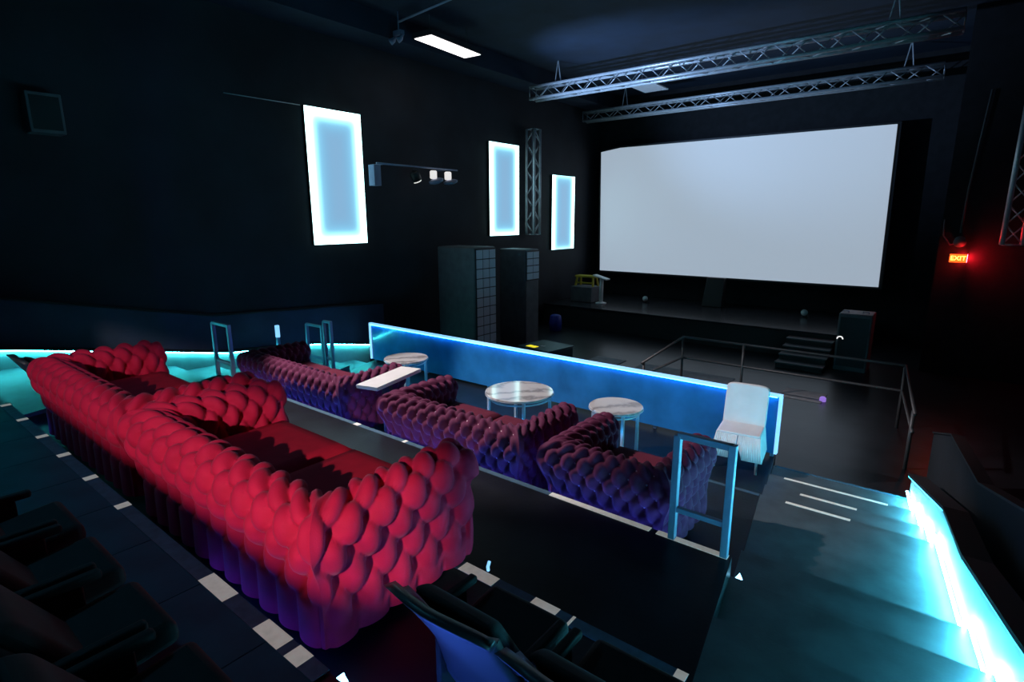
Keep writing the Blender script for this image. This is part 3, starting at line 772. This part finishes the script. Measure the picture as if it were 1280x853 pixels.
# ------------------------------------------------------------------ front handrail
t = empty('handrail', (-2.0, 9.6, 0)); tag(t, 'long dark handrail with two rails across the flat floor', 'handrail')
xa, xb = -3.63+2, -.33+2
for zt, nm in ((Z(2.1), 'top_rail'), (Z(2.48), 'mid_rail')):
    dz = .45 if nm == 'top_rail' else .30
    G().tube([(xa-.35, -.95, zt-dz+.1), (xa, 0, zt), (xb, 0, zt-.0), (xb+.22, -1.7, zt-dz+.25)], .022).build(nm, M['rail_dark'], t, True)
for xx in (xa, xa+1.05, xb): G().tube([(xx, 0, 0), (xx, 0, Z(2.1))], .022).build('post', M['rail_dark'], t, True)
for xx, yy, zz in ((xa-.33, -.9, Z(2.1)-.33), (xb+.2, -1.6, Z(2.1)-.19)): G().tube([(xx, yy, 0), (xx, yy, zz)], .022).build('post', M['rail_dark'], t, True)

# ------------------------------------------------------------------ things on and beside the stage
t = empty('subwoofer', (-1.36, 12.7, 0)); tag(t, 'black subwoofer cabinet with a small white ring at the stage end', 'speaker')
G().box(-.29, .29, 0, .6, 0, Z(1.88)).build('cabinet', M['speaker'], t, bevel=.02); G().box(-.25, .25, -.012, -.001, .1, Z(1.95)).build('grille', M['black'], t)
g = G(); n = 16; g.tube([(-.22+.05*math.cos(PI*k/n), -.016, .65+.05*math.sin(PI*k/n)) for k in range(n+1)], .012, 6).build('ring_mark', M['ring'], t)
for xx in (-.2, .15): G().tube([(xx-.05, .2, Z(1.88)+.001), (xx-.05, .2, Z(1.88)+.03), (xx+.05, .2, Z(1.88)+.03), (xx+.05, .2, Z(1.88)+.001)], .012).build('handle', M['metal'], t)
tag(G().box(-8.93, -8.22, 14.2, 14.8, zS, zS+.45).build('stage_box', M['speaker'], None, bevel=.015), 'black box under the yellow stool on the stage', 'box')
t = empty('sawhorse', (-8.56, 14.5, zS+.458)); tag(t, 'small yellow frame stool at the left of the stage', 'stool')
for s in (-1, 1):
    for q in (-1, 1): G().bar((s*.30, q*.15, 0), (s*.27, q*.1, .26), .05).build('leg', M['yellow'], t)
G().box(-.33, .33, -.14, .14, .26, .31).build('top', M['yellow'], t); G().bar((-.29, -.13, .10), (.29, -.13, .10), .04).build('crossbar', M['yellow'], t)
t = empty('pedestal_stand', (-7.95, 14.3, zS)); tag(t, 'white pedestal stand with a tilted top on the stage', 'stand')
G().tube([(0, 0, .02), (0, 0, .72)], .06).build('column', M['white'], t, True); G().lathe([(.16, 0), (.16, .02), (.05, .05)], n=20).build('base', M['white'], t)
g = G(); g.box(-.24, .22, -.12, .12, -.02, .02, Matrix.Translation((0, 0, .76)) @ Matrix.Rotation(.25, 4, 'Y')); g.build('top', M['white'], t, bevel=.01)
def footlight(x, y, label):
    t = empty('stage_lamp', (x, y, zS)); tag(t, label, 'lamp', 'small lamps along the stage')
    G().box(-.07, .07, -.05, .05, 0, .05).build('base', M['black'], t)
    G().tube([(0, .04, .10), (0, -.03, .11), (0, -.07, .115)], [.04, .075, .08], 12).build('lamp_head', M['white'], t, True)
footlight(-7.0, 15.3, 'small pale lamp on the stage floor near the white pedestal')
footlight(-2.75, 15.4, 'small pale lamp on the stage floor near the steps')
t = empty('stage_monitor', (-5.15, 15.75, zS)); tag(t, 'low black box under the middle of the screen', 'speaker')
g = G(); g.loft([(-.28, -.2, 0), (.28, -.2, 0), (.28, .2, 0), (-.28, .2, 0)], [(-.24, 0, .80), (.24, 0, .80), (.24, .18, .80), (-.24, .18, .80)]); g.build('cabinet', M['black'], t, bevel=.02)
tag(G().lathe([(.05, 0), (.05, .06), (.03, .08)], (-1.42, 10.3, 0), 10).build('indicator_light', M['violet']), 'tiny violet indicator lamp on the flat floor', 'lamp')
# thin pale grey slabs on the flat floor before the stage
for x0, x1, lab in ((-6.0, -5.3, 'pale grey floor patch near the middle of the handrail'), (-4.9, -3.0, 'long grey floor patch under the handrail'), (-2.08, -1.42, 'short grey floor patch at the foot of the stage steps')):
    tag(G().box(x0, x1, 10.15, 10.75, .001, .012).build('floor_patch', M['patch_grey']), lab, 'mat')

# ------------------------------------------------------------------ exit sign
t = empty('exit_sign', (.075, 13.46, Z(.765))); tag(t, 'glowing orange red exit sign on the dark wall', 'exit sign')
G().box(-.13, .13, -.03, .03, -.075, .075).build('housing', M['exit_face'], t, bevel=.006)
G().box(-.03, .03, .03, .139, -.03, .03).build('bracket', M['black'], t)
cu = bpy.data.curves.new('exit', 'FONT'); cu.body = 'EXIT'; cu.size = .115; cu.align_x = 'CENTER'; cu.align_y = 'CENTER'; cu.extrude = .002
tmp = bpy.data.objects.new('tmp', cu); col.objects.link(tmp); bpy.context.view_layer.update()
me = bpy.data.meshes.new_from_object(tmp.evaluated_get(bpy.context.evaluated_depsgraph_get())); bpy.data.objects.remove(tmp)
me.materials.clear(); me.materials.append(M['exit_text']); o = link('lettering', me, t); o.location = (0, -.034, 0); o.rotation_euler = (PI/2, 0, 0)
G().box(.131, .136, -.028, .11, -.07, .07).build('side_emitter', M['exit_glow'], t)  # added emitter throwing a red glow onto the wall beside the sign

# cables hanging at the right of the screen
tag(G().tube([(.16, 13.55, Z(-2.2)), (.10, 13.55, Z(-1.2)), (.06, 13.55, Z(-.45)), (.05, 13.55, Z(.3))], .018).build('hanging_cable', M['cable'], None, True), 'grey cable hanging down to the exit sign', 'cable')
t = empty('wall_spotlight', (.06, 13.6, Z(.42))); tag(t, 'small round lamp on the wall above the exit sign', 'lamp')
G().tube([(0, -.001, 0), (0, -.08, -.02), (0, -.16, -.05)], [.05, .09, .10], 14).build('lamp_head', M['speaker'], t, True)
tag(G().tube([(-.22, 13.58, Z(.05)), (-.20, 13.58, Z(.35)), (-.08, 13.58, Z(.52)), (.0, 13.58, Z(.5))], .012).build('hanging_cable', M['cable'], None, True), 'thin loop of cable beside the small round wall lamp', 'cable')
